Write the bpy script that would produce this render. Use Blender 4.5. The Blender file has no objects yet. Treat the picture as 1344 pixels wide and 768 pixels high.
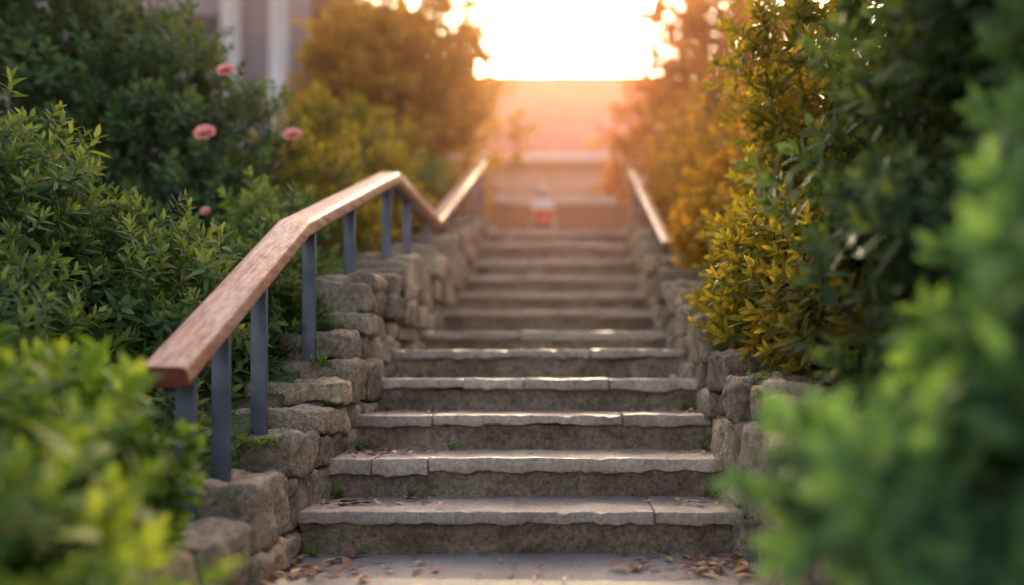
import bpy, math, random
import numpy as np
from mathutils import Vector, noise, Matrix
random.seed(7); rng=np.random.default_rng(7)
scene=bpy.context.scene
COL=scene.collection
# ------------------------------------------------------------ helpers
def new_mesh_obj(name,V,F,mat=None,smooth=False,attr=None,tri=True):
    """V (n,3) array, F (m,k) int array"""
    V=np.asarray(V,dtype=np.float32); F=np.asarray(F,dtype=np.int32)
    me=bpy.data.meshes.new(name)
    me.vertices.add(len(V)); me.vertices.foreach_set("co",V.ravel())
    k=F.shape[1]; me.loops.add(F.size); me.loops.foreach_set("vertex_index",F.ravel())
    me.polygons.add(len(F)); me.polygons.foreach_set("loop_start",np.arange(0,F.size,k,dtype=np.int32))
    if smooth: me.polygons.foreach_set("use_smooth",np.ones(len(F),dtype=bool))
    me.update(calc_edges=True); me.validate()
    if attr is not None:
        a=me.attributes.new("rnd","FLOAT","POINT"); a.data.foreach_set("value",np.asarray(attr,dtype=np.float32))
    ob=bpy.data.objects.new(name,me); COL.objects.link(ob)
    if mat: me.materials.append(mat)
    return ob
def group(name,kids,loc=(0,0,0)):
    e=bpy.data.objects.new(name,None); COL.objects.link(e); e.empty_display_size=.2
    for k in kids: k.parent=e
    return e
def setin(n,name,v):
    if name in n.inputs: n.inputs[name].default_value=v
class NT:
    def __init__(s,name):
        s.m=bpy.data.materials.new(name); s.m.use_nodes=True; s.t=s.m.node_tree; s.t.nodes.clear()
        s.out=s.n('ShaderNodeOutputMaterial')
    def n(s,t,**k):
        nd=s.t.nodes.new(t)
        for a,b in k.items(): setattr(nd,a,b)
        return nd
    def l(s,a,b): s.t.links.new(a,b)
    def noise(s,scale,detail=5,vec=None,rough=.55):
        n=s.n('ShaderNodeTexNoise'); n.inputs['Scale'].default_value=scale; n.inputs['Detail'].default_value=detail
        n.inputs['Roughness'].default_value=rough
        if vec: s.l(vec,n.inputs['Vector'])
        return n.outputs['Fac']
    def ramp(s,f,stops):
        r=s.n('ShaderNodeValToRGB'); e=r.color_ramp.elements
        while len(e)<len(stops): e.new(.5)
        for i,(p,c) in enumerate(stops):
            e[i].position=p; e[i].color=(*c,1) if len(c)==3 else c
        s.l(f,r.inputs[0]); return r.outputs['Color']
    def mix(s,f,a,b,mode='MIX'):
        m=s.n('ShaderNodeMix',data_type='RGBA',blend_type=mode)
        if isinstance(f,(int,float)): m.inputs[0].default_value=f
        else: s.l(f,m.inputs[0])
        for v,i in ((a,6),(b,7)):
            if isinstance(v,tuple): m.inputs[i].default_value=(*v,1)
            else: s.l(v,m.inputs[i])
        return m.outputs[2]
    def pos(s): return s.n('ShaderNodeNewGeometry').outputs['Position']
    def attr(s): return s.n('ShaderNodeAttribute',attribute_name='rnd').outputs['Fac']
    def bsdf(s,col,rough=.8,bump=None,bs=.3,bd=.01,spec=.5,metal=0):
        b=s.n('ShaderNodeBsdfPrincipled'); 
        if isinstance(col,tuple): b.inputs['Base Color'].default_value=(*col,1)
        else: s.l(col,b.inputs['Base Color'])
        if isinstance(rough,(int,float)): b.inputs['Roughness'].default_value=rough
        else: s.l(rough,b.inputs['Roughness'])
        b.inputs['Metallic'].default_value=metal
        setin(b,'Specular IOR Level',spec)
        if bump is not None:
            n=s.n('ShaderNodeBump'); n.inputs['Strength'].default_value=bs; n.inputs['Distance'].default_value=bd
            s.l(bump,n.inputs['Height']); s.l(n.outputs[0],b.inputs['Normal'])
        return b
    def done(s,sh): s.l(sh.outputs[0],s.out.inputs['Surface']); return s.m
def math_n(N,op,a,b=0.):
    m=N.n('ShaderNodeMath',operation=op)
    for i,v in enumerate((a,b)):
        if isinstance(v,(int,float)): m.inputs[i].default_value=v
        else: N.l(v,m.inputs[i])
    return m.outputs[0]
# ------------------------------------------------------------ materials
def stone_mat(name,dark,mid,light,moss=0.0,bd=.012):
    N=NT(name); p=N.pos()
    big=N.noise(3.2,4,p,.6); fine=N.noise(38,4,p,.7); grit=N.noise(160,1,p,.7)
    c=N.ramp(big,[(.3,dark),(.5,mid),(.72,light)])
    c=N.mix(.8,c,N.ramp(fine,[(.3,(.26,.25,.24)),(.5,(.9,.9,.9)),(.68,(1.5,1.42,1.3))]),'MULTIPLY')
    c=N.mix(.55,c,N.ramp(grit,[(.3,(.45,.45,.45)),(.6,(1.2,1.2,1.2))]),'MULTIPLY')
    c=N.mix(1.0,c,N.ramp(N.attr(),[(0,(.68,.64,.62)),(.5,(1,.98,.95)),(1,(1.25,1.17,1.05))]),'MULTIPLY')
    if moss>0:
        m=N.ramp(N.noise(7,4,p,.7),[(.56,(0,0,0)),(.68,(moss,moss,moss))])
        c=N.mix(m,c,(.07,.075,.035))
    h=math_n(N,'ADD',N.noise(22,5,p,.75),math_n(N,'MULTIPLY',grit,.35))
    return N.done(N.bsdf(c,.85,h,1.0,bd,.25))
M_wall=stone_mat("wall_stone",(.22,.17,.12),(.38,.31,.235),(.52,.44,.345),.3,.028)
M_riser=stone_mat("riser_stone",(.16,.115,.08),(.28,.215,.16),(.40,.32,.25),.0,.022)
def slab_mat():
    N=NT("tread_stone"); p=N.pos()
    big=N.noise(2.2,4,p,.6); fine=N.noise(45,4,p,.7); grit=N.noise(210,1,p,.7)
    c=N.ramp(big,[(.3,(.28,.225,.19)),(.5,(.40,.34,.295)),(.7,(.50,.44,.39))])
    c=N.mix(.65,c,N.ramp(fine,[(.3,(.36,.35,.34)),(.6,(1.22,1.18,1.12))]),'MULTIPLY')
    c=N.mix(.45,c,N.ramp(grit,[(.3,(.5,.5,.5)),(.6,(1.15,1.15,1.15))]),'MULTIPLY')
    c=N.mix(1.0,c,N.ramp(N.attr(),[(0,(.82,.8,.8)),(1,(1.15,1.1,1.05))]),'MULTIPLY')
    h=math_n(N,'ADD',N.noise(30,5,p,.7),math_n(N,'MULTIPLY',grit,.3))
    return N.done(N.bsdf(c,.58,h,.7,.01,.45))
M_slab=slab_mat()
N=NT("mortar"); M_mortar=N.done(N.bsdf(N.ramp(N.noise(20,4,N.pos()),[(.3,(.06,.048,.035)),(.7,(.14,.115,.085))]),.95))
N=NT("soil"); p=N.pos(); M_soil=N.done(N.bsdf(N.mix(N.ramp(N.noise(1.1,4,p),[(.42,(0,0,0)),(.55,(1,1,1))]),N.ramp(N.noise(14,4,p),[(.3,(.035,.025,.016)),(.7,(.10,.075,.05))]),N.ramp(N.noise(25,4,p),[(.3,(.03,.05,.015)),(.7,(.08,.11,.035))])),.95,N.noise(30,3,p),.9,.04))
N=NT("path_paving"); p=N.pos()
c=N.ramp(N.noise(2.4,4,p,.6),[(.3,(.26,.22,.20)),(.55,(.34,.305,.28)),(.75,(.42,.38,.355))])
c=N.mix(.6,c,N.ramp(N.noise(60,4,p,.75),[(.32,(.4,.38,.36)),(.5,(.9,.9,.9)),(.7,(1.2,1.2,1.2))]),'MULTIPLY')
c=N.mix(N.ramp(N.noise(260,1,p),[(.60,(0,0,0)),(.66,(1,1,1))]),c,(.12,.085,.06))
M_path=N.done(N.bsdf(c,.75,N.noise(90,4,p,.8),.5,.01,.4))
def wood_mat():
    N=NT("weathered_wood"); p=N.pos()
    mp=N.n('ShaderNodeMapping'); N.l(p,mp.inputs['Vector']); mp.inputs['Scale'].default_value=(26,1.6,10)
    g=N.noise(2.2,6,mp.outputs[0],.65)
    c=N.ramp(g,[(.28,(.12,.045,.025)),(.45,(.31,.13,.075)),(.58,(.45,.225,.14)),(.75,(.58,.38,.27))])
    w=N.ramp(N.noise(5,4,p,.7),[(.45,(0,0,0)),(.7,(.6,.6,.6))])
    c=N.mix(w,c,(.48,.31,.23))
    mp2=N.n('ShaderNodeMapping'); N.l(p,mp2.inputs['Vector']); mp2.inputs['Scale'].default_value=(90,3,60)
    return N.done(N.bsdf(c,N.ramp(g,[(.3,(.5,)*3),(.7,(.34,)*3)]),N.noise(2,4,mp2.outputs[0]),.35,.003,.5))
M_wood=wood_mat()
N=NT("wood_end_grain"); M_woodend=N.done(N.bsdf(N.ramp(N.noise(60,5,N.pos()),[(.3,(.10,.025,.02)),(.7,(.22,.07,.05))]),.5))
N=NT("painted_steel"); p=N.pos(); M_steel=N.done(N.bsdf(N.mix(N.ramp(N.noise(14,5,p,.7),[(.58,(0,0,0)),(.68,(.8,.8,.8))]),N.ramp(N.noise(9,4,p),[(.3,(.065,.07,.10)),(.7,(.115,.125,.165))]),(.14,.085,.06)),.45,N.noise(80,3,p),.2,.003,.5,.35))
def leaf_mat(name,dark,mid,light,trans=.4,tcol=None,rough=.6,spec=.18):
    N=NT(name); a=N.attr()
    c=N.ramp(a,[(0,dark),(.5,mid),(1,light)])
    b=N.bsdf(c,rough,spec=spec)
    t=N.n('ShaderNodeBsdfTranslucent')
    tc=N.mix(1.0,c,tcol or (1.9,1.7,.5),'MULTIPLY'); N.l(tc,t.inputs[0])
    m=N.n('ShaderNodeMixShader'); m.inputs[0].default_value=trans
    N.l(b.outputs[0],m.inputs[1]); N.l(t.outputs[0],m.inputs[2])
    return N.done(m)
L_dark=leaf_mat("dark_green_leaf",(.03,.055,.032),(.06,.10,.05),(.11,.165,.065),.35)
L_mid=leaf_mat("green_leaf",(.032,.062,.036),(.075,.13,.05),(.20,.25,.075),.4)
L_bright=leaf_mat("bright_green_leaf",(.045,.095,.025),(.10,.18,.035),(.24,.31,.06),.42)
L_cool=leaf_mat("cool_green_leaf",(.035,.085,.045),(.085,.165,.07),(.18,.28,.09),.4,(1.5,1.6,.7),.65,.1)
L_gold=leaf_mat("golden_leaf",(.16,.105,.02),(.28,.185,.03),(.40,.26,.045),.5,(2.0,1.5,.4))
L_olive=leaf_mat("olive_leaf",(.07,.085,.02),(.16,.155,.033),(.33,.27,.055),.5,(2.1,1.7,.4))
L_rust=leaf_mat("rust_leaf",(.22,.10,.03),(.34,.16,.04),(.43,.22,.06),.5,(2.0,1.3,.4))
N=NT("bark"); M_bark=N.done(N.bsdf(N.ramp(N.noise(12,4,N.pos()),[(.3,(.035,.025,.018)),(.7,(.12,.085,.06))]),.9,N.noise(40,4,N.pos()),.8,.02))
N=NT("dead_leaf"); M_dead=N.done(N.bsdf(N.ramp(N.attr(),[(0,(.07,.03,.015)),(.4,(.22,.075,.03)),(.7,(.36,.16,.06)),(1,(.48,.35,.20))]),.7))
def plain(name,col,rough=.7,var=.15,sc=6,metal=0):
    N=NT(name); p=N.pos()
    c=N.ramp(N.noise(sc,4,p),[(.3,tuple(x*(1-var) for x in col)),(.7,tuple(x*(1+var) for x in col))])
    return N.done(N.bsdf(c,rough,N.noise(sc*8,3,p),.2,.01,.4,metal))
# ------------------------------------------------------------ stone primitives
class Acc:
    def __init__(s): s.V=[];s.F=[];s.A=[];s.n=0
    def add(s,V,F,a=0.5):
        s.V.append(V); s.F.append(F+s.n); s.A.append(np.full(len(V),a) if np.isscalar(a) else a); s.n+=len(V)
    def obj(s,name,mat,smooth=False):
        return new_mesh_obj(name,np.vstack(s.V),np.vstack(s.F),mat,smooth,np.concatenate(s.A))
def coords(h,r,cell):
    inner=max(1,int(round(2*(h-r)/cell)))
    mid=np.linspace(-(h-r),h-r,inner+1)
    return np.concatenate([[-h,-h+r*.3],mid,[h-r*.3,h]])
def rough_box(x0,x1,y0,y1,z0,z1,cell=.05,r=.02,amp=.01,freq=6,seed=0):
    c=np.array([(x0+x1)/2,(y0+y1)/2,(z0+z1)/2]); h=np.array([x1-x0,y1-y0,z1-z0])/2
    r=min(r,h.min()*.9)
    C=[coords(h[i],r,cell) for i in range(3)]; n=[len(a) for a in C]
    idx={};V=[];F=[]
    def vid(i,j,k):
        q=(i,j,k)
        if q not in idx: idx[q]=len(V); V.append((C[0][i],C[1][j],C[2][k]))
        return idx[q]
    a,b,d=n
    for k,fl in ((0,1),(d-1,0)):
        for i in range(a-1):
            for j in range(b-1):
                f=[vid(i,j,k),vid(i+1,j,k),vid(i+1,j+1,k),vid(i,j+1,k)]; F.append(f[::-1] if fl else f)
    for j,fl in ((0,0),(b-1,1)):
        for i in range(a-1):
            for k in range(d-1):
                f=[vid(i,j,k),vid(i+1,j,k),vid(i+1,j,k+1),vid(i,j,k+1)]; F.append(f[::-1] if fl else f)
    for i,fl in ((0,1),(a-1,0)):
        for j in range(b-1):
            for k in range(d-1):
                f=[vid(i,j,k),vid(i,j+1,k),vid(i,j+1,k+1),vid(i,j,k+1)]; F.append(f[::-1] if fl else f)
    V=np.array(V); q=np.clip(V,-(h-r),h-r); dd=V-q; L=np.linalg.norm(dd,axis=1,keepdims=True)+1e-9
    nrm=dd/L; V=q+nrm*r+c
    off=Vector((seed*3.7,seed*1.9,seed*5.3))
    d1=np.array([noise.noise(Vector(v)*freq+off)+.5*noise.noise(Vector(v)*freq*2.7+off)+.25*noise.noise(Vector(v)*freq*7+off) for v in V])
    V=V+nrm*(d1*amp)[:,None]
    return V,np.array(F,dtype=np.int64)
def box_vf(x0,x1,y0,y1,z0,z1):
    V=np.array([(x,y,z) for z in (z0,z1) for y in (y0,y1) for x in (x0,x1)],float)
    F=np.array([(0,2,3,1),(4,5,7,6),(0,1,5,4),(2,6,7,3),(0,4,6,2),(1,3,7,5)])
    return V,F
def boxes(name,lst,mat):
    A=Acc()
    for b in lst: A.add(*box_vf(*b))
    return A.obj(name,mat)
# ------------------------------------------------------------ layout
XL,XR=-1.116,.684
SY=[3.606,4.02,4.45,4.92,5.43,6.43,7.55,8.35,9.1,9.8,10.5,11.25]
SZ=[.18,.36,.54,.72,.90,1.06,1.30,1.53,1.77,2.03,2.32,2.60]
TOP=2.60
wallL=lambda y: float(np.interp(y,[0,2.3,2.9,3.2,3.25,3.85,3.9,4.3,4.35,4.8,4.85,6.2,8,11.3,12.5],[.14,.16,.2,.22,.36,.52,.73,.75,.93,1.0,1.24,1.52,1.95,2.80,2.85]))
wallR=lambda y: float(np.interp(y,[0,2.5,3.0,3.6,5.2,8,11.3,12.5],[.45,.55,.62,.70,1.06,1.82,2.70,2.8]))
def stair(y):
    z=0
    for a,b in zip(SY,SZ):
        if y>=a: z=b
    return z
def bankL(y): return float(np.interp(y,[-60,0,2.5,4,5,6.2,8,11.3,13,60,120],[0,.05,.1,.6,1.05,1.4,1.85,2.6,2.6,2.75,4]))
# ground
xs=np.unique(np.concatenate([-np.geomspace(2,400,26),np.linspace(-2,-1.4,7),[-1.36,-1.33,-1.2,-.2,.6,.80,.9,.94],np.linspace(1,2,8),np.geomspace(2.1,400,26)]))
ys=np.unique(np.concatenate([-np.geomspace(.5,300,20),np.linspace(0,14,113),np.geomspace(14.2,500,36)]))
V=[]
for y in ys:
    for x in xs:
        side = x<-1.35 or x>.92
        if side:
            z=bankL(y)
            z+=.05*noise.noise(Vector((x*1.3,y*1.3,0)))
            if abs(x)>15 : z+=noise.noise(Vector((x*.02,y*.02,3)))*min(3,(abs(x)-15)*.03)
        else:
            z=stair(y-.12)-.25 if 3.7<y<11.3 else (-.02 if y<=3.7 else TOP-.02)
            if y<=3.7 and y<-1: z=min(z,bankL(y)-.02)
            if y>=11.3: z=bankL(y)-.02
        V.append((x,y,z))
nx=len(xs); F=[(j*nx+i,j*nx+i+1,(j+1)*nx+i+1,(j+1)*nx+i) for j in range(len(ys)-1) for i in range(nx-1)]
new_mesh_obj("ground",V,F,M_soil,True)
def path_sheet(name,x0,x1,y0,y1,zf,n=30,m=40):
    X=np.linspace(x0,x1,n); Y=np.linspace(y0,y1,m)
    V=[(x,y,zf(y)+.006*noise.noise(Vector((x*2,y*2,0)))) for y in Y for x in X]
    F=[(j*n+i,j*n+i+1,(j+1)*n+i+1,(j+1)*n+i) for j in range(m-1) for i in range(n-1)]
    return new_mesh_obj(name,V,F,M_path,True)
path_sheet("path",XL-.05,XR+.05,-12,3.64,lambda y:0.0,30,200)
path_sheet("path",XL+.02,XR-.02,11.6,24,lambda y:bankL(y)+.015,12,40)
# stairs
slabs=Acc(); risers=Acc()
joints={0:[.335],1:[-.93,-.67],2:[-.72,.25],3:[-.62,-.28,.2],4:[.1],5:[-.4],6:[.2],7:[-.5],8:[.0],9:[-.3],10:[.3],11:[-.2]}
for i,(y,z) in enumerate(zip(SY,SZ)):
    zb=SZ[i-1] if i else 0.0
    yn=SY[i+1] if i<11 else y+.7
    th=.052 if i<5 else .06
    js=[XL-.02]+joints[i]+[XR+.02]
    for k in range(len(js)-1):
        t=th+random.uniform(-.006,.014); dy=random.uniform(-.012,.012)
        if i==1 and k<2: t=.078; dy=-.005
        cell=.03 if i<5 else .07
        V,F=rough_box(js[k]+.002,js[k+1]-.002,y+dy,yn+.06,z-t,z+random.uniform(-.003,.003),cell,.009,.008,5,i*5+k)
        fr=V[:,1]<y+.03
        nn=np.array([noise.noise(Vector((v[0]*9,i*3.1,0)))+.9*noise.noise(Vector((v[0]*24,i*7.1,2))) for v in V])
        V[:,1]+=np.where(fr,nn*.017,0)
        lowm=(V[:,2]<z-t*.5)
        V[:,2]+=np.where(lowm&fr,nn*.012,0)
        ch=np.array([max(0,noise.noise(Vector((v[0]*13,i*5.1+9,4)))-.25) for v in V])
        V[:,2]-=np.where(fr&~lowm,ch*.035,0)
        slabs.add(V,F,random.random())
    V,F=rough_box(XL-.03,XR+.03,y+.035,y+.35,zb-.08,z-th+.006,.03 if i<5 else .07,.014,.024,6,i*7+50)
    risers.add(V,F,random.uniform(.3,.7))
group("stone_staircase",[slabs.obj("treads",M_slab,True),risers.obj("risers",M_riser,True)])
# walls
def build_wall(xa,xb,top,inner_sign,y0,y1,seed):
    rnd=random.Random(seed); A=Acc()
    z=-.05
    while z<3.0:
        h=rnd.choice([.12,.15,.18,.22])
        y=y0-rnd.uniform(0,.3)
        while y<y1:
            L=rnd.uniform(.18,.46)
            ym=y+L/2
            tp=top(ym)
            if z+h<=tp+.08 and z+h>stair(ym)-.25 :
                zt=z+h
                if tp-zt<.10: zt=tp+rnd.uniform(-.03,.035)
                ja=rnd.uniform(-.05,.028); jb=rnd.uniform(-.03,.03)
                if inner_sign<0: X0,X1=xa+jb,xb+ja
                else: X0,X1=xa-ja,xb+jb
                cell=.035 if ym<5.5 else .09
                V,F=rough_box(X0,X1,y+.004,y+L-.004,z+.004+rnd.uniform(-.01,.01),zt-.003,cell,rnd.uniform(.012,.028),.04,6,rnd.random()*50)
                A.add(V,F,rnd.random())
            y+=L
        z+=h
    return A
wl=build_wall(-1.53,XL+.005,wallL,-1,1.2,12.4,3)
wr=build_wall(XR-.005,1.06,wallR,1,1.2,12.4,9)
def core(x0,x1,top,y0,y1,d=.1):
    Y=np.arange(y0,y1,.08); V=[];F=[]
    for y in Y:
        t=min(top(y-.2),top(y),top(y+.2))-d
        V+= [(x0,y,-.3),(x0,y,t),(x1,y,t),(x1,y,-.3)]
    for j in range(len(Y)-1):
        a=4*j;b=a+4
        F+=[(a,a+1,b+1,b),(a+1,a+2,b+2,b+1),(a+2,a+3,b+3,b+2)]
    return np.array(V),np.array(F)
def core_obj(*a):
    A=Acc(); A.add(*core(*a)); return A.obj("mortar",M_mortar)
group("stone_wall",[wl.obj("stones",M_wall,True),core_obj(-1.49,XL-.07,wallL,1.2,12.3)])
group("stone_wall",[wr.obj("stones",M_wall,True),core_obj(XR+.07,1.02,wallR,1.2,12.3)])
# ------------------------------------------------------------ handrails
def rail(xc,pts,w,t,posts,pw,basez,name):
    hw,ht=w/2,t/2; r=.022; prof=[]
    for cx,cz,a0 in ((hw-r,ht-r,0),(-hw+r,ht-r,90),(-hw+r,-ht+r,180),(hw-r,-ht+r,270)):
        for a in (0,22.5,45,67.5,90):
            an=math.radians(a0+a); prof.append((cx+r*math.cos(an),cz+r*math.sin(an)))
    n=len(prof)
    P=[];
    for i in range(len(pts)-1):
        (ya,za),(yb,zb)=pts[i],pts[i+1]; m=max(2,int(math.hypot(yb-ya,zb-za)/.12))
        for k in range(m): P.append((ya+(yb-ya)*k/m,za+(zb-za)*k/m))
    P.append(pts[-1])
    V=[];F=[]
    for i,(y,z) in enumerate(P):
        def tn(a,b):
            d=Vector((0,b[0]-a[0],b[1]-a[1])); return d.normalized()
        t1=tn(P[i-1],P[i]) if i else tn(P[0],P[1]); t2=tn(P[i],P[i+1]) if i<len(P)-1 else t1
        tt=(t1+t2).normalized(); k=1/max(.6,tt.dot(t1)); up=Vector((0,-tt.z,tt.y))
        for a,b in prof:
            V.append((xc+a,y+up.y*b*k+.0,z+up.z*b*k+.002*noise.noise(Vector((a*20,y*3,0)))))
    for i in range(len(P)-1):
        for j in range(n):
            F.append((i*n+j,(i+1)*n+j,(i+1)*n+(j+1)%n,i*n+(j+1)%n))
    ob=new_mesh_obj("wooden_rail",V,np.array(F),M_wood,True)
    caps=[]
    for s in (0,len(P)-1):
        ring=V[s*n:(s+1)*n]; c=np.mean(np.array(ring),axis=0)
        dy=-.006 if s==0 else .006
        inner=[(c[0]+(q[0]-c[0])*.93,q[1]+dy,c[2]+(q[2]-c[2])*.93) for q in ring]
        cc=(c[0],c[1]+dy*1.3,c[2])
        VV=list(ring)+inner+[cc]; FF=[]
        for j in range(n):
            k=(j+1)%n
            FF.append((j,k,n+k,n+j)); FF.append((n+j,n+k,2*n,2*n))
        me=bpy.data.meshes.new("end"); me.from_pydata([tuple(v) for v in VV],[],[f if f[2]!=f[3] else f[:3] for f in FF]); me.materials.append(M_woodend)
        o=bpy.data.objects.new("rail_end",me); COL.objects.link(o); caps.append(o)
    A=Acc(); yy=[p[0] for p in pts]; zz=[p[1] for p in pts]
    for py in posts:
        zt=float(np.interp(py,yy,zz))-ht*1.02; zb=basez(py)-.25
        V,F=rough_box(xc-pw/2,xc+pw/2,py-.014,py+.014,zb,zt+.004,.3,.003,.0,1,0); A.add(V,F)
    posts_o=A.obj("steel_posts",M_steel)
    V=[];F=[]
    for (y,z) in pts:
        for a,b in ((-.022,-ht-.008),(.022,-ht-.008),(.022,-ht+.004),(-.022,-ht+.004)): V.append((xc+a,y+(.03 if (y,z)==pts[0] else (-.03 if (y,z)==pts[-1] else 0)),z+b*1.1))
    for i in range(len(pts)-1):
        for j in range(4): F.append((4*i+j,4*(i+1)+j,4*(i+1)+(j+1)%4,4*i+(j+1)%4))
    bar=new_mesh_obj("steel_flat_bar",V,np.array(F),M_steel)
    return group(name,[ob,posts_o,bar]+caps)
rail(-1.335,[(2.86,.735),(4.18,1.44),(6.35,2.17),(8.40,2.20),(12.7,3.80)],.155,.08,
     [3.02,3.32,3.72,4.42,5.22,6.25,7.0,7.95,8.9,9.8,10.7,11.6,12.45],.066,wallL,"handrail")
rail(.85,[(7.9,1.91),(12.8,3.72)],.10,.065,[8.2,9.3,10.4,11.4,12.4],.045,wallR,"handrail")
# ------------------------------------------------------------ foliage
def leaf_tmpl(L,w,hero):
    if hero:
        v=[(0,0,0),(.28*L,.42*w,.10*w),(.28*L,0,0),(.28*L,-.42*w,.10*w),(.65*L,.40*w,.02*w-.05*L),(.65*L,0,-.07*L),(.65*L,-.40*w,.02*w-.05*L),(L,0,-.17*L)]
        f=[(0,2,1),(0,3,2),(1,2,5),(1,5,4),(2,3,6),(2,6,5),(4,5,7),(5,6,7)]
    else:
        v=[(0,0,0),(.48*L,.5*w,.0),(.5*L,0,-.08*w),(.48*L,-.5*w,.0),(L,0,-.12*L)]
        f=[(0,2,1),(0,3,2),(1,2,4),(2,3,4)]
    return np.array(v,float),np.array(f)
def sprig_tmpl(r,nl,S,L,w,hero):
    V=[];F=[];A=[];n=0
    rad=.0022 if hero else .003
    st=[]
    for z,q in ((-S*.8,1.4),(S*.5,1.),(S,.5)):
        for k in range(3):
            a=k*2.094; st.append((math.cos(a)*rad*q,math.sin(a)*rad*q,z))
    V.append(np.array(st)); fs=[]
    for i in range(2):
        for k in range(3):
            a=i*3+k;b=i*3+(k+1)%3; fs+=[(a,b,b+3),(a,b+3,a+3)]
    F.append(np.array(fs)); A.append(np.full(9,.4)); n=9
    for i in range(nl):
        u=(i+.5)/nl; z=S*(-.25+1.25*u); az=i*2.399+r.uniform(-.3,.3); el=math.radians(18+57*u**1.6+r.uniform(-12,12))
        LL=L*(1-.45*u**3)*r.uniform(.75,1.15)
        v,f=leaf_tmpl(LL,w*r.uniform(.85,1.15)*(1-.2*u),hero)
        d=np.array([math.cos(az)*math.cos(el),math.sin(az)*math.cos(el),math.sin(el)])
        s=np.array([-math.sin(az),math.cos(az),0.]); tw=r.uniform(-.4,.4)
        nn=np.cross(d,s); 
        s2=s*math.cos(tw)+nn*math.sin(tw); n2=np.cross(d,s2)
        if n2[2]<0: n2=-n2; s2=-s2
        P=v[:,:1]*d+v[:,1:2]*s2+v[:,2:3]*n2; P[:,2]+=z
        V.append(P);F.append(f+n);n+=len(v)
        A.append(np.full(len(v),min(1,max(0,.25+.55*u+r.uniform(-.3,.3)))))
    return np.vstack(V),np.vstack(F),np.concatenate(A)
def sample_blobs(blobs,dens,nz=.22,seed=0,inner=.25,shell=(.72,1.06)):
    r=np.random.default_rng(seed); P=[];D=[]
    for b in blobs:
        c=np.array(b[:3]); R=np.array(b[3:6]); area=4*math.pi*(R[0]*R[1]+R[0]*R[2]+R[1]*R[2])/3
        n=int(area*dens*(b[6] if len(b)>6 else 1))
        d=r.normal(size=(n,3)); d/=np.linalg.norm(d,axis=1,keepdims=True)
        lo=np.where(r.random(n)<inner,.3,shell[0]); rad=lo+(shell[1]-lo)*r.random(n)
        bump=np.array([1+nz*1.6*noise.noise(Vector(q)*2.3+Vector((seed,b[0],b[2])))+nz*.8*noise.noise(Vector(q)*5.5+Vector((b[1],seed,0))) for q in d])
        p=c+d*R*(rad*bump)[:,None]
        g=np.array([noise.noise(Vector(q)*3.1+Vector((seed,1,2))) for q in p])
        keep=g>-.32
        P.append(p[keep]); dd=d/R; dd/=np.linalg.norm(dd,axis=1,keepdims=True); D.append(dd[keep])
    return np.vstack(P),np.vstack(D)
def foliage_mesh(name,P,D,mat,L=.09,w=.03,S=.12,nl=16,hero=False,sc=(.7,1.25),seed=0,up=.55,jit=.45,stretch=0):
    r=np.random.default_rng(seed+100); rr=random.Random(seed)
    T=[sprig_tmpl(rr,nl+rr.randint(-3,3),S,L,w,hero) for _ in range(6)]
    D=D+np.array([0,0,up])+r.normal(size=D.shape)*jit; D/=np.linalg.norm(D,axis=1,keepdims=True)
    Vs=[];Fs=[];As=[];n=0
    which=r.integers(0,6,len(P)); scl=r.uniform(*sc,len(P))
    a=r.random((len(P),3))-.5; X=np.cross(a,D); X/=np.linalg.norm(X,axis=1,keepdims=True); Y=np.cross(D,X)
    jt=r.random(len(P))*.4-.2
    jt=jt+np.array([.45*noise.noise(Vector(q)*2.2) for q in P])
    for k in range(6):
        m=which==k; K=m.sum()
        if K==0: continue
        v,f,at=T[k]
        W=P[m][:,None,:]+scl[m][:,None,None]*(v[None,:,0:1]*X[m][:,None,:]+v[None,:,1:2]*Y[m][:,None,:]+v[None,:,2:3]*D[m][:,None,:])
        Vs.append(W.reshape(-1,3)); Fs.append((f[None]+(np.arange(K)*len(v))[:,None,None]).reshape(-1,3)+n); n+=K*len(v)
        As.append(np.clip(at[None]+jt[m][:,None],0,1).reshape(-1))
    return new_mesh_obj(name,np.vstack(Vs),np.vstack(Fs),mat,False,np.concatenate(As))
def tube(A,pts,rads,ns=6):
    pts=[Vector(p) for p in pts]; V=[];F=[]
    for i,p in enumerate(pts):
        t=(pts[min(i+1,len(pts)-1)]-pts[max(i-1,0)]).normalized()
        a=t.cross(Vector((1,0.3,0))).normalized(); b=t.cross(a)
        for k in range(ns):
            an=2*math.pi*k/ns; q=p+(a*math.cos(an)+b*math.sin(an))*rads[i]; V.append(tuple(q))
    for i in range(len(pts)-1):
        for k in range(ns):
            F.append((i*ns+k,i*ns+(k+1)%ns,(i+1)*ns+(k+1)%ns,(i+1)*ns+k))
    A.add(np.array(V),np.array(F))
def limb(A,a,b,r0,r1,rr,bend=.12,n=6,ns=6):
    a=Vector(a);b=Vector(b);L=(b-a).length; off=Vector((rr.uniform(-1,1),rr.uniform(-1,1),rr.uniform(-.3,.6)))*L*bend
    pts=[a.lerp(b,i/n)+off*math.sin(math.pi*i/n)+Vector((rr.uniform(-1,1),rr.uniform(-1,1),0))*L*.015 for i in range(n+1)]
    tube(A,pts,[r0+(r1-r0)*i/n for i in range(n+1)],ns); return pts
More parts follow.
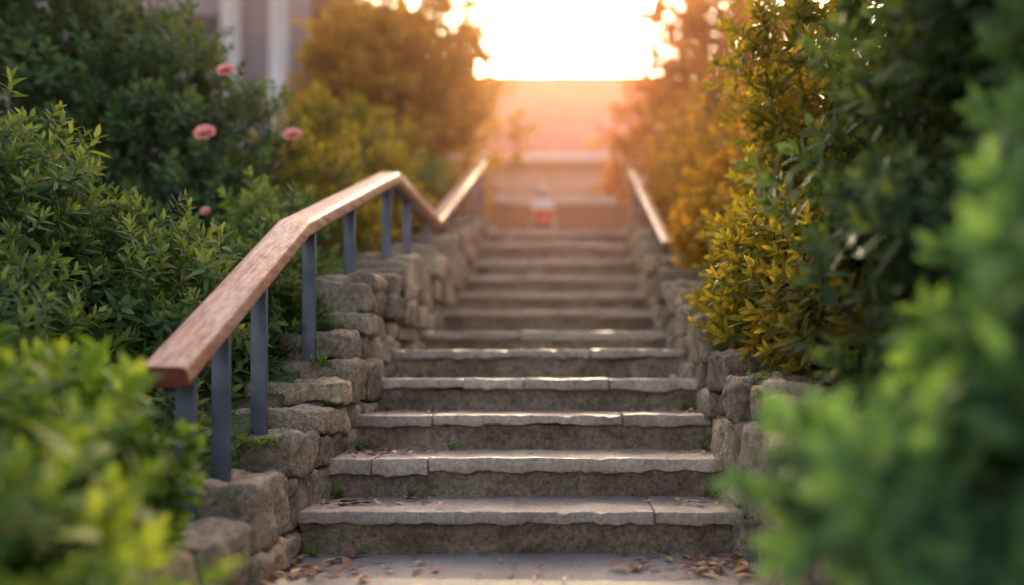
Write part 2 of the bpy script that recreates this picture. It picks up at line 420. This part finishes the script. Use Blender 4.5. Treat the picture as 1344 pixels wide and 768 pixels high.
def shrub(name,blobs,mat,dens=130,base=None,nbr=26,seed=0,extra=(),**kw):
    P,D=sample_blobs(blobs,dens,seed=seed,nz=kw.pop('nz',.22),inner=kw.pop('inner',.25))
    gz=np.array([bankL(p[1]) for p in P]); ok=(P[:,2]>gz-.1)&(P[:,1]>.75) if seed!=21 else (P[:,2]>gz-.1)
    P,D=P[ok],D[ok]
    fo=foliage_mesh("foliage",P,D,mat,seed=seed,**kw)
    rr=random.Random(seed); A=Acc()
    for i in range(nbr):
        b=rr.choice(blobs); bc=np.array(b[:3]); near=np.where(np.linalg.norm((P-bc)/np.array(b[3:6]),axis=1)<.95)[0]
        if len(near)==0: continue
        q=P[rr.choice(list(near))]
        bx=b[0]*.7+q[0]*.3; by=b[1]*.7+q[1]*.3
        if -1.55<bx<-1.0: bx=-1.6
        if .6<bx<1.08: bx=1.12
        g=bankL(by)
        if (bx<0)!=(q[0]<0): continue
        limb(A,(bx,by,g-.05),tuple(q),.010,.003,rr,.08,5,5)
    return group(name,[fo,A.obj("branches",M_bark,True)]+list(extra))
def tree(name,base,h,blobs,mat,dens=45,seed=0,r0=.14,**kw):
    P,D=sample_blobs(blobs,dens,seed=seed,nz=.3,inner=.3)
    fo=foliage_mesh("crown",P,D,mat,seed=seed,**kw)
    rr=random.Random(seed); A=Acc(); b=Vector(base); top=Vector((base[0]+rr.uniform(-.2,.2),base[1],base[2]+h))
    tr=limb(A,b-Vector((0,0,.2)),top,r0,r0*.35,rr,.03,8,9)
    for k in range(16):
        s=tr[rr.randint(3,8)]; q=P[rr.randrange(len(P))]
        pts=limb(A,s,tuple(q),r0*.32,.01,rr,.12,5,6)
        for _ in range(2):
            q2=P[rr.randrange(len(P))]
            if (Vector(q2)-pts[3]).length<1.8: limb(A,pts[3],tuple(q2),.02,.005,rr,.1,4,5)
    return group(name,[fo,A.obj("trunk",M_bark,True)])
# left foreground
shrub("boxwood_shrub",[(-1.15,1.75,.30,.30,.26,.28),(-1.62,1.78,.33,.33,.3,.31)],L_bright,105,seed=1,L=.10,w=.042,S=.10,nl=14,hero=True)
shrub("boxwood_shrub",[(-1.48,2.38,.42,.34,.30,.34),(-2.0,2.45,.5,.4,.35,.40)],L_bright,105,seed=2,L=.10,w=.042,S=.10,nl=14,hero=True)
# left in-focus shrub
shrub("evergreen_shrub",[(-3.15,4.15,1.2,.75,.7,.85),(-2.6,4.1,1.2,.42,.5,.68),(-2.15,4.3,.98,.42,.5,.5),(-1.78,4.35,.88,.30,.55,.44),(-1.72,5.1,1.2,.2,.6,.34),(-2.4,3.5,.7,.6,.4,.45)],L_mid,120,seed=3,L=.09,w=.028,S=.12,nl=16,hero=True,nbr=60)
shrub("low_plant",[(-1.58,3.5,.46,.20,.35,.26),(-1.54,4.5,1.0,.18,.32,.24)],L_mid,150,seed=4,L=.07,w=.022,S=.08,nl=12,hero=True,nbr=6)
N=NT("rose_petal"); M_rose=N.done(N.bsdf(N.ramp(N.noise(30,3,N.pos()),[(.3,(.62,.14,.11)),(.7,(.82,.33,.26))]),.5))
def rose(c,r,seed):
    V=[];F=[]
    c=Vector(c)
    for ring,(np_,tilt,ln) in enumerate(((3,80,.55),(5,62,.75),(6,40,.95),(7,14,1.05))):
        for k in range(np_):
            az=2*math.pi*k/np_+ring*.5; el=math.radians(tilt)
            base=len(V); d=Vector((math.cos(az)*math.cos(el),math.sin(az)*math.cos(el),math.sin(el))); s=Vector((-math.sin(az),math.cos(az),0)); n=d.cross(s)
            for u,wd,cu in ((0,.15,0),(.4,.5,-.12),(.8,.55,-.08),(1,.3,.08)):
                for q in (-1,0,1):
                    V.append(tuple(c+(d*u*ln+s*q*wd+n*(-cu-.12*abs(q)*-1))*r))
            for a in range(3):
                for b in range(2): F.append((base+a*3+b,base+a*3+b+1,base+a*3+b+4,base+a*3+b+3))
    M=Matrix.Rotation(math.radians(50),4,'X')
    V=[tuple(c+M@(Vector(v)-c)) for v in V]
    return new_mesh_obj("rose_flower",V,np.array(F),M_rose,True)
roses=[rose((-2.36,5.95,2.80),.06,1),rose((-2.48,5.9,2.36),.072,2),rose((-2.02,6.3,2.46),.065,3),rose((-2.5,5.95,1.85),.035,4)]
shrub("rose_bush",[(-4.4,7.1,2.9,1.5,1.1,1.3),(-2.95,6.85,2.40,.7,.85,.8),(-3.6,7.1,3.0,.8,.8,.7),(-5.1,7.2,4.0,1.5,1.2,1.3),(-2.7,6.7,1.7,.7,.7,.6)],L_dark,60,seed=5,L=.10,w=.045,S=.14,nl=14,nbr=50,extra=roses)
A=Acc(); rr=random.Random(3)
limb(A,(-2.6,6.9,1.9),(-2.02,6.32,2.44),.008,.004,rr); limb(A,(-2.8,6.8,2.3),(-2.36,5.98,2.76),.008,.004,rr); limb(A,(-2.8,6.7,1.9),(-2.48,5.93,2.32),.008,.004,rr)
limb(A,(-2.8,6.7,1.5),(-2.5,5.97,1.82),.006,.003,rr)
st=A.obj("rose_stems",M_bark,True); st.parent=bpy.data.objects["rose_bush"]
shrub("garden_shrub",[(-2.25,7.6,2.0,.55,.9,.7),(-2.05,9.0,2.45,.45,.9,.7),(-2.6,9.8,2.9,.8,.9,.9)],L_olive,60,seed=6,L=.10,w=.042,S=.13,nl=14,nbr=30)
shrub("garden_shrub",[(-1.95,5.9,1.6,.3,.6,.35),(-1.85,10.8,2.95,.32,.9,.45)],L_mid,110,seed=7,L=.08,w=.03,S=.1,nl=14,nbr=14)
# golden trees left
tree("golden_tree",(-2.7,13.2,2.55),3.4,[(-2.40,13,4.1,1.3,1.0,1.6),(-2.85,13.3,5.3,1.2,.9,1.3),(-2.0,12.9,5.2,.8,.7,1.1),(-3.3,13.3,4.4,.9,.9,1.5)],L_gold,34,seed=8,L=.14,w=.065,S=.18,nl=13)
tree("golden_tree",(-3.6,17,2.6),4,[(-3.5,17,5.6,1.6,1.4,2.0),(-3.0,17.2,7.2,1.4,1.2,1.3)],L_olive,20,seed=9,L=.17,w=.08,S=.22,nl=13)
# right side
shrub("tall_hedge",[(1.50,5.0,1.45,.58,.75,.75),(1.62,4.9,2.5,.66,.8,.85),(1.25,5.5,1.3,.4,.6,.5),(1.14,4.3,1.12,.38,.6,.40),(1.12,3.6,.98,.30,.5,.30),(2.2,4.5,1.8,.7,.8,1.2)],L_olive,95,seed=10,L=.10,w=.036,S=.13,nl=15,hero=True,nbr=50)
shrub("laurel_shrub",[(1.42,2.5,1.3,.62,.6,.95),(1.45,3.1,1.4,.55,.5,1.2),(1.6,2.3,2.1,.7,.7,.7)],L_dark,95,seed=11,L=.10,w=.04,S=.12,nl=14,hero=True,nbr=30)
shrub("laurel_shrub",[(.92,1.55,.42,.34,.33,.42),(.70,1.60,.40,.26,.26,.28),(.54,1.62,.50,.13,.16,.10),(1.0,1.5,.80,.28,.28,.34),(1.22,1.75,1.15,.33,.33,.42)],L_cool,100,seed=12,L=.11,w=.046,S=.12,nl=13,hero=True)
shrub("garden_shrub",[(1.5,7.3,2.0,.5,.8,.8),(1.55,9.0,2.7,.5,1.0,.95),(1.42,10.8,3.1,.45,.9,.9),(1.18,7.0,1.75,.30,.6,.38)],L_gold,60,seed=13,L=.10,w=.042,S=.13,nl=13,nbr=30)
tree("maple_tree",(1.9,14.2,2.55),3.4,[(1.70,14,4.3,1.15,.9,1.5),(2.3,14.2,5.5,1.2,1.0,1.4),(3.0,14.4,4.4,1.1,1.0,1.4)],L_rust,34,seed=14,L=.14,w=.07,S=.18,nl=13)
tree("maple_tree",(3.4,18,2.6),6,[(3.4,18,7.4,1.7,1.4,1.7),(2.2,17.4,8.2,1.2,1.0,.8,.7),(4.6,18,5.8,1.7,1.4,1.7)],L_rust,20,seed=15,L=.18,w=.085,S=.22,nl=12)
# distant tree mass
bl=[]; rr=random.Random(5)
for k in range(26):
    side=-1 if k%2 else 1
    x=side*rr.uniform(10,34); y=rr.uniform(24,48); bl.append((x,y,rr.uniform(5,7),rr.uniform(3,4.5),rr.uniform(3,4),rr.uniform(3,4.5)))
P,D=sample_blobs(bl,2.0,seed=20,nz=.3); tl=foliage_mesh("foliage",P,D,L_olive,seed=20,L=.5,w=.26,S=.6,nl=12)
A=Acc()
for b in bl: limb(A,(b[0],b[1],2),(b[0]+.3,b[1],b[2]),.25,.1,rr,.03,5,7)
group("distant_trees",[tl,A.obj("trunks",M_bark,True)])
bl=[]
for k in range(14):
    side=-1 if k%2 else 1
    x=side*rr.uniform(3.5,12); y=rr.uniform(-6,12); 
    if side<0 and x>-5.5: x-=3
    bl.append((x,y,bankL(y)+rr.uniform(.4,1),rr.uniform(.8,1.3),rr.uniform(.8,1.3),rr.uniform(.6,1.0)))
shrub("garden_shrub",bl,L_mid,16,seed=21,L=.16,w=.07,S=.2,nl=12,nbr=30)
# ------------------------------------------------------------ houses
M_pink=plain("pink_stucco",(.62,.38,.34),.85,.08,2); M_brown=plain("brown_plaster",(.17,.05,.04),.85,.12,2)
M_trim=plain("cream_trim",(.66,.52,.48),.6,.05,3)
N=NT("clay_roof_tiles"); p=N.pos(); w=N.n('ShaderNodeTexWave'); w.bands_direction='X'; w.inputs['Scale'].default_value=1.6; N.l(p,w.inputs['Vector'])
M_roof=N.done(N.bsdf(N.mix(.35,N.ramp(N.noise(1.3,5,p),[(.3,(.38,.10,.09)),(.7,(.50,.17,.15))]),N.ramp(w.outputs['Fac'],[(0,(.6,.6,.6)),(1,(1.1,1.1,1.1))]),'MULTIPLY'),.8,w.outputs['Fac'],.6,.08))
N=NT("window_glass"); M_glass=N.done(N.bsdf((.04,.05,.06),.08,spec=.8))
x0,x1,y0,y1=-8.0,6.5,27.,35.; ez=7.3; gz=2.5; rz=11.2
walls=[boxes("upper_wall",[(x0,x1,y0,y1,6.1,ez)],M_pink),boxes("ground_floor_wall",[(x0+.05,x1-.05,y0+.05,y1-.05,gz-.5,6.098)],M_brown)]
trim=[(x0-.08,x1+.08,y0-.08,y0-.003,6.0,6.18),(x0-.5,x1+.5,y0-.55,y0-.4,ez-.14,ez+.12)]
gl=[];fr=[]
for cx,za,zb in ((-6.6,6.3,7.0),(-4.4,6.3,7.0),(2.8,6.3,7.0),(5.0,6.3,7.0),(-6.6,3.4,4.9),(-4.4,3.4,4.9),(-2.2,3.4,4.7),(2.8,3.4,4.9),(5.0,3.4,4.9)):
    gl.append((cx-.45,cx+.45,y0-.02,y0+.08,za,zb))
    fr+=[(cx-.55,cx-.45,y0-.05,y0+.06,za-.1,zb+.1),(cx+.45,cx+.55,y0-.05,y0+.06,za-.1,zb+.1),(cx-.45,cx+.45,y0-.05,y0+.06,zb,zb+.1),(cx-.45,cx+.45,y0-.05,y0+.06,za-.1,za),(cx-.02,cx+.02,y0-.045,y0-.021,za,zb)]
door=boxes("door",[(.1,1.0,y0-.03,y0+.09,gz,4.7)],M_trim)
V=[(x0-.5,y0-.5,ez),(x1+.5,y0-.5,ez),(x1+.5,y1+.5,ez),(x0-.5,y1+.5,ez),(x0+3.5,31,rz),(x1-3.0,31,rz)]
me=bpy.data.meshes.new("roof"); me.from_pydata(V,[],[(0,1,5,4),(1,2,5),(2,3,4,5),(3,0,4),(0,3,2,1)]); me.materials.append(M_roof); roof=bpy.data.objects.new("roof",me); COL.objects.link(roof)
ridge=boxes("ridge_cap",[(x0+3.4,x1-2.9,30.88,31.12,rz-.06,rz+.1)],M_roof)
group("stucco_house",walls+[boxes("trim",trim+fr,M_trim),boxes("windows",gl,M_glass),door,roof,ridge])
# left house with columns
M_lav=plain("grey_render",(.27,.23,.25),.8,.06,2); M_white=plain("white_paint",(.62,.56,.58),.5,.04,3); M_brick=plain("red_brick",(.22,.09,.06),.85,.2,5)
hx0,hx1,hy=-14.0,-5.35,17.2
A=Acc()
for cx in (-8.4,-6.55,-5.62):
    V=[];F=[]; n=16
    prof=[(2.4,.30),(2.6,.30),(2.65,.22),(9.2,.19),(9.25,.28),(9.5,.28)]
    for z,r in prof:
        for q in range(n): V.append((cx+r*math.cos(q*2*math.pi/n),hy-.45+r*math.sin(q*2*math.pi/n),z))
    for i in range(len(prof)-1):
        for q in range(n): F.append((i*n+q,i*n+(q+1)%n,(i+1)*n+(q+1)%n,(i+1)*n+q))
    A.add(np.array(V),np.array(F))
lh=[boxes("walls",[(hx0,hx1,hy,hy+7,2.2,9.5)],M_lav),A.obj("columns",M_white,True),
    boxes("eaves",[(hx0-.4,hx1+.4,hy-.8,hy+7.4,9.502,9.8)],M_white),
    boxes("windows",[(-13+k*1.8,-12+k*1.8,hy-.03,hy+.05,z,z+1.4) for k in range(4) for z in (3.4,6.4)],M_glass),
    boxes("chimney",[(-5.3,-4.5,hy+.6,hy+1.4,2.2,11)],M_brick)]
V=[(hx0-.4,hy-.8,9.803),(hx1+.4,hy-.8,9.803),(hx1+.4,hy+7.4,9.803),(hx0-.4,hy+7.4,9.803),(hx0+2,hy+3.3,12.2),(hx1-2,hy+3.3,12.2)]
me=bpy.data.meshes.new("roof"); me.from_pydata(V,[],[(0,1,5,4),(1,2,5),(2,3,4,5),(3,0,4)]); me.materials.append(M_roof); r2=bpy.data.objects.new("roof",me); COL.objects.link(r2)
group("rendered_house",lh+[r2])
# ------------------------------------------------------------ fallen leaves + weeds
def fallen():
    A=Acc(); rr=random.Random(11)
    spots=[]
    def put(n,cx,cy,sx,sy,z,sc=(.018,.04)):
        for _ in range(n):
            x=min(XR-.03,max(XL+.03,rr.gauss(cx,sx))); y=rr.gauss(cy,sy); spots.append((x,y,z,rr.uniform(*sc)))
    put(110,-.98,3.3,.14,.16,0.0,(.01,.034)); put(120,.56,3.38,.11,.13,0.0,(.01,.034)); put(50,-.3,3.3,.5,.22,0,(.006,.022)); put(25,0,2.6,.6,.6,0,(.01,.03))
    put(3,.25,3.35,.05,.05,0,(.035,.045))
    for i in range(6):
        y=(SY[i]+SY[i+1])/2; 
        put(44-5*i,-.93,y,.14,.06,SZ[i],(.01,.032)); put(22,.56,y,.10,.06,SZ[i],(.01,.028)); put(14,-.3,y,.5,.08,SZ[i],(.006,.022))
    for x,y,z,s in spots:
        if z>0:
            i=SZ.index(z); y=min(SY[i+1]-.03,max(SY[i]+.04,y))
        else: y=min(3.58,y)
        V=[];az=rr.uniform(0,6.28);cu=rr.uniform(.2,.8);tl=rr.uniform(-.5,.5)
        prof=((0,0.03),(.25,.28),(.5,.38),(.75,.26),(1,.02))
        for u,w in prof:
            for q in (-1,0,1):
                lx=(u-.5)*2*s; ly=q*w*s*1.3; lz=.004+abs(q)*w*s*cu+tl*(u-.5)*s+abs(tl)*s*.5
                V.append((x+lx*math.cos(az)-ly*math.sin(az),y+lx*math.sin(az)+ly*math.cos(az),z+.006+lz))
        F=[(a*3+b,a*3+b+1,a*3+b+4,a*3+b+3) for a in range(4) for b in range(2)]
        A.add(np.array(V),np.array(F),rr.random())
    return A.obj("fallen_leaves",M_dead)
fallen()
rr=random.Random(4); P=[];D=[]
def tuft(x,y,z,n,s=.02):
    for _ in range(n): P.append((x+rr.gauss(0,s),y+rr.gauss(0,s),z)); D.append((rr.gauss(0,.3),rr.gauss(0,.3),1))
tuft(-1.08,3.99,.19,7);tuft(-.72,3.98,.19,4);tuft(-1.07,4.41,.37,5);tuft(-.62,4.42,.37,2);tuft(-1.08,3.57,.01,4);tuft(.64,3.98,.19,4);tuft(.66,4.4,.37,5);tuft(.62,4.88,.55,4)
tuft(-1.05,4.88,.55,5);tuft(-1.3,3.2,.24,8,.04);tuft(-1.28,3.55,.46,10,.04);tuft(-1.22,4.3,.8,8,.03);tuft(-1.3,4.75,1.0,12,.05);tuft(-1.25,3.0,.2,5,.03);tuft(.8,3.7,.72,10,.05);tuft(.78,4.4,.88,10,.05);tuft(.76,3.3,.66,12,.05)
wd=foliage_mesh("weeds",np.array(P),np.array(D,float),L_bright,seed=30,L=.035,w=.011,S=.025,nl=9,hero=True,up=.4)
# ------------------------------------------------------------ person
def person(x,y,z):
    J=[((0,0,.95),.13,.11),((0,0,1.12),.12,.09),((0,0,1.32),.155,.10),((0,0,1.45),.09,.075),((0,-.005,1.52),.055,.055),((0,-.01,1.60),.078,.092),((0,-.012,1.68),.072,.09),
       ((-.10,0,.88),.085,.09),((-.11,-.02,.48),.058,.062),((-.115,.02,.09),.04,.045),((-.125,-.13,.04),.04,.03),
       ((.10,0,.88),.085,.09),((.115,-.05,.48),.058,.062),((.12,.03,.09),.04,.045),((.13,-.12,.04),.04,.03),
       ((-.175,0,1.40),.048,.05),((-.215,0,1.14),.038,.04),((-.22,-.09,.90),.026,.028),((-.22,-.12,.82),.03,.016),
       ((.175,0,1.40),.048,.05),((.21,.01,1.14),.038,.04),((.22,-.08,.90),.026,.028),((.22,-.11,.82),.03,.016)]
    E=[(0,1),(1,2),(2,3),(3,4),(4,5),(5,6),(0,7),(7,8),(8,9),(9,10),(0,11),(11,12),(12,13),(13,14),(3,15),(15,16),(16,17),(17,18),(3,19),(19,20),(20,21),(21,22)]
    for h,sx in ((18,-1),(22,1)):
        bx,by,bz=J[h][0]
        for k,(o,ln) in enumerate(((-.03,.06),(-.011,.075),(.011,.07),(.03,.055))):
            i=len(J); J.append(((bx,by+o,bz-.045),.009,.009)); J.append(((bx-sx*.012,by+o-.005,bz-.045-ln),.007,.007)); E+=[(h,i),(i,i+1)]
        i=len(J); J.append(((bx-sx*.01,by-.04,bz-.01),.01,.01)); J.append(((bx-sx*.02,by-.055,bz-.045),.008,.008)); E+=[(h,i),(i,i+1)]
    me=bpy.data.meshes.new("body"); me.from_pydata([j[0] for j in J],E,[])
    ob=bpy.data.objects.new("body",me); COL.objects.link(ob)
    m=ob.modifiers.new("s",'SKIN'); m.use_smooth_shade=True; ss=ob.modifiers.new("ss",'SUBSURF'); ss.levels=2; ss.render_levels=2
    sv=me.skin_vertices[0].data
    for k,j in enumerate(J): sv[k].radius=(j[1],j[2])
    sv[0].use_root=True
    N=NT("clothes_and_skin"); tc=N.n('ShaderNodeTexCoord'); sp=N.n('ShaderNodeSeparateXYZ'); N.l(tc.outputs['Object'],sp.inputs[0])
    r=N.n('ShaderNodeValToRGB'); r.color_ramp.interpolation='CONSTANT'; e=r.color_ramp.elements
    e[0].position=0;e[0].color=(.05,.05,.05,1); e[1].position=.045;e[1].color=(.06,.07,.12,1)
    for pz,c in ((.49,(.66,.06,.05,1)),(.645,(.78,.75,.76,1)),(.745,(.5,.30,.22,1))):
        q=e.new(pz); q.color=c
    N.l(math_n(N,'DIVIDE',sp.outputs[2],2.0),r.inputs[0])
    ax=math_n(N,'ABSOLUTE',sp.outputs[0]); arm=math_n(N,'MULTIPLY',math_n(N,'GREATER_THAN',ax,.172),math_n(N,'LESS_THAN',sp.outputs[2],1.22))
    me.materials.append(N.done(N.bsdf(N.mix(arm,r.outputs[0],(.5,.30,.22)),.8)))
    kids=[ob]
    skin=plain("skin",(.5,.30,.22),.6,.05); white=plain("white_cotton",(.78,.76,.75),.8,.04); dark=plain("eye_dark",(.03,.02,.02),.3); lip=plain("lips",(.4,.14,.12),.5)
    def ell(name,c,r,mat,cut=None,n=16,m=10):
        V=[];F=[]
        for i in range(m+1):
            th=math.pi*i/m
            for k in range(n):
                a=2*math.pi*k/n; V.append((c[0]+r[0]*math.sin(th)*math.cos(a),c[1]+r[1]*math.sin(th)*math.sin(a),c[2]+r[2]*math.cos(th)))
        for i in range(m):
            if cut is not None and i>=cut: break
            for k in range(n): F.append((i*n+k,(i+1)*n+k,(i+1)*n+(k+1)%n,i*n+(k+1)%n))
        return new_mesh_obj(name,V,np.array(F),mat,True)
    kids+=[ell("cap",(0,-.008,1.665),(.088,.108,.10),white,5),ell("cap_brim",(0,-.11,1.672),(.065,.06,.008),white),ell("hair",(0,.03,1.63),(.086,.085,.09),plain("hair",(.10,.06,.03),.6)),
      ell("eye_1",(-.032,-.096,1.64),(.012,.006,.007),dark),ell("eye_2",(.032,-.096,1.64),(.012,.006,.007),dark),ell("nose",(0,-.108,1.612),(.012,.016,.02),skin),ell("mouth",(0,-.098,1.575),(.024,.006,.007),lip),
      ell("ear_1",(-.083,-.005,1.62),(.01,.018,.03),skin),ell("ear_2",(.083,-.005,1.62),(.01,.018,.03),skin)]
    g=group("person",kids); g.location=(x,y,z)
person(-.595,16.9,bankL(16.9)+.02)
# ------------------------------------------------------------ haze (mist volume, added to spread sun glow and stand in for lens bloom)
hz=boxes("sun_glow_haze",[(-45,45,5.2,70,-3,26)],None)
hm=bpy.data.materials.new("haze"); hm.use_nodes=True; t=hm.node_tree; t.nodes.clear(); o=t.nodes.new('ShaderNodeOutputMaterial'); v=t.nodes.new('ShaderNodeVolumeScatter')
v.inputs['Color'].default_value=(1,.48,.28,1); v.inputs['Density'].default_value=.0078; v.inputs['Anisotropy'].default_value=.68
t.links.new(v.outputs[0],o.inputs['Volume']); hz.data.materials.append(hm)
# ------------------------------------------------------------ light
EL=math.radians(23); 
w=bpy.data.worlds.new("World"); scene.world=w; w.use_nodes=True; t=w.node_tree
bg=t.nodes['Background']; sky=t.nodes.new('ShaderNodeTexSky'); sky.sky_type='NISHITA'; sky.sun_disc=False
sky.sun_elevation=EL; sky.sun_rotation=0; sky.dust_density=4; sky.air_density=1.2; sky.ozone_density=1
mx=t.nodes.new('ShaderNodeMix'); mx.data_type='RGBA'; mx.blend_type='MULTIPLY'; mx.inputs[0].default_value=1; mx.inputs[7].default_value=(1.0,.82,.71,1)
t.links.new(sky.outputs[0],mx.inputs[6]); t.links.new(mx.outputs[2],bg.inputs[0]); bg.inputs[1].default_value=.72
sl=bpy.data.lights.new("sun",'SUN'); sl.energy=6.5; sl.angle=math.radians(.6); sl.color=(1,.62,.32)
so=bpy.data.objects.new("sun",sl); COL.objects.link(so)
d=Vector((0,-math.cos(EL),-math.sin(EL))); so.rotation_euler=d.to_track_quat('-Z','Y').to_euler()
# ------------------------------------------------------------ camera
cam=bpy.data.cameras.new("camera"); co=bpy.data.objects.new("camera",cam); COL.objects.link(co); scene.camera=co
co.location=(0,0,.743); co.rotation_euler=(math.radians(90),0,0)
cam.lens=36*1150/1344; cam.sensor_width=36; cam.shift_x=-81/1344; cam.shift_y=108/1344
cam.clip_start=.05; cam.clip_end=1500
cam.dof.use_dof=True; cam.dof.focus_distance=3.9; cam.dof.aperture_fstop=.50
scene.view_settings.view_transform='Standard'; scene.view_settings.look='None'; scene.view_settings.exposure=0
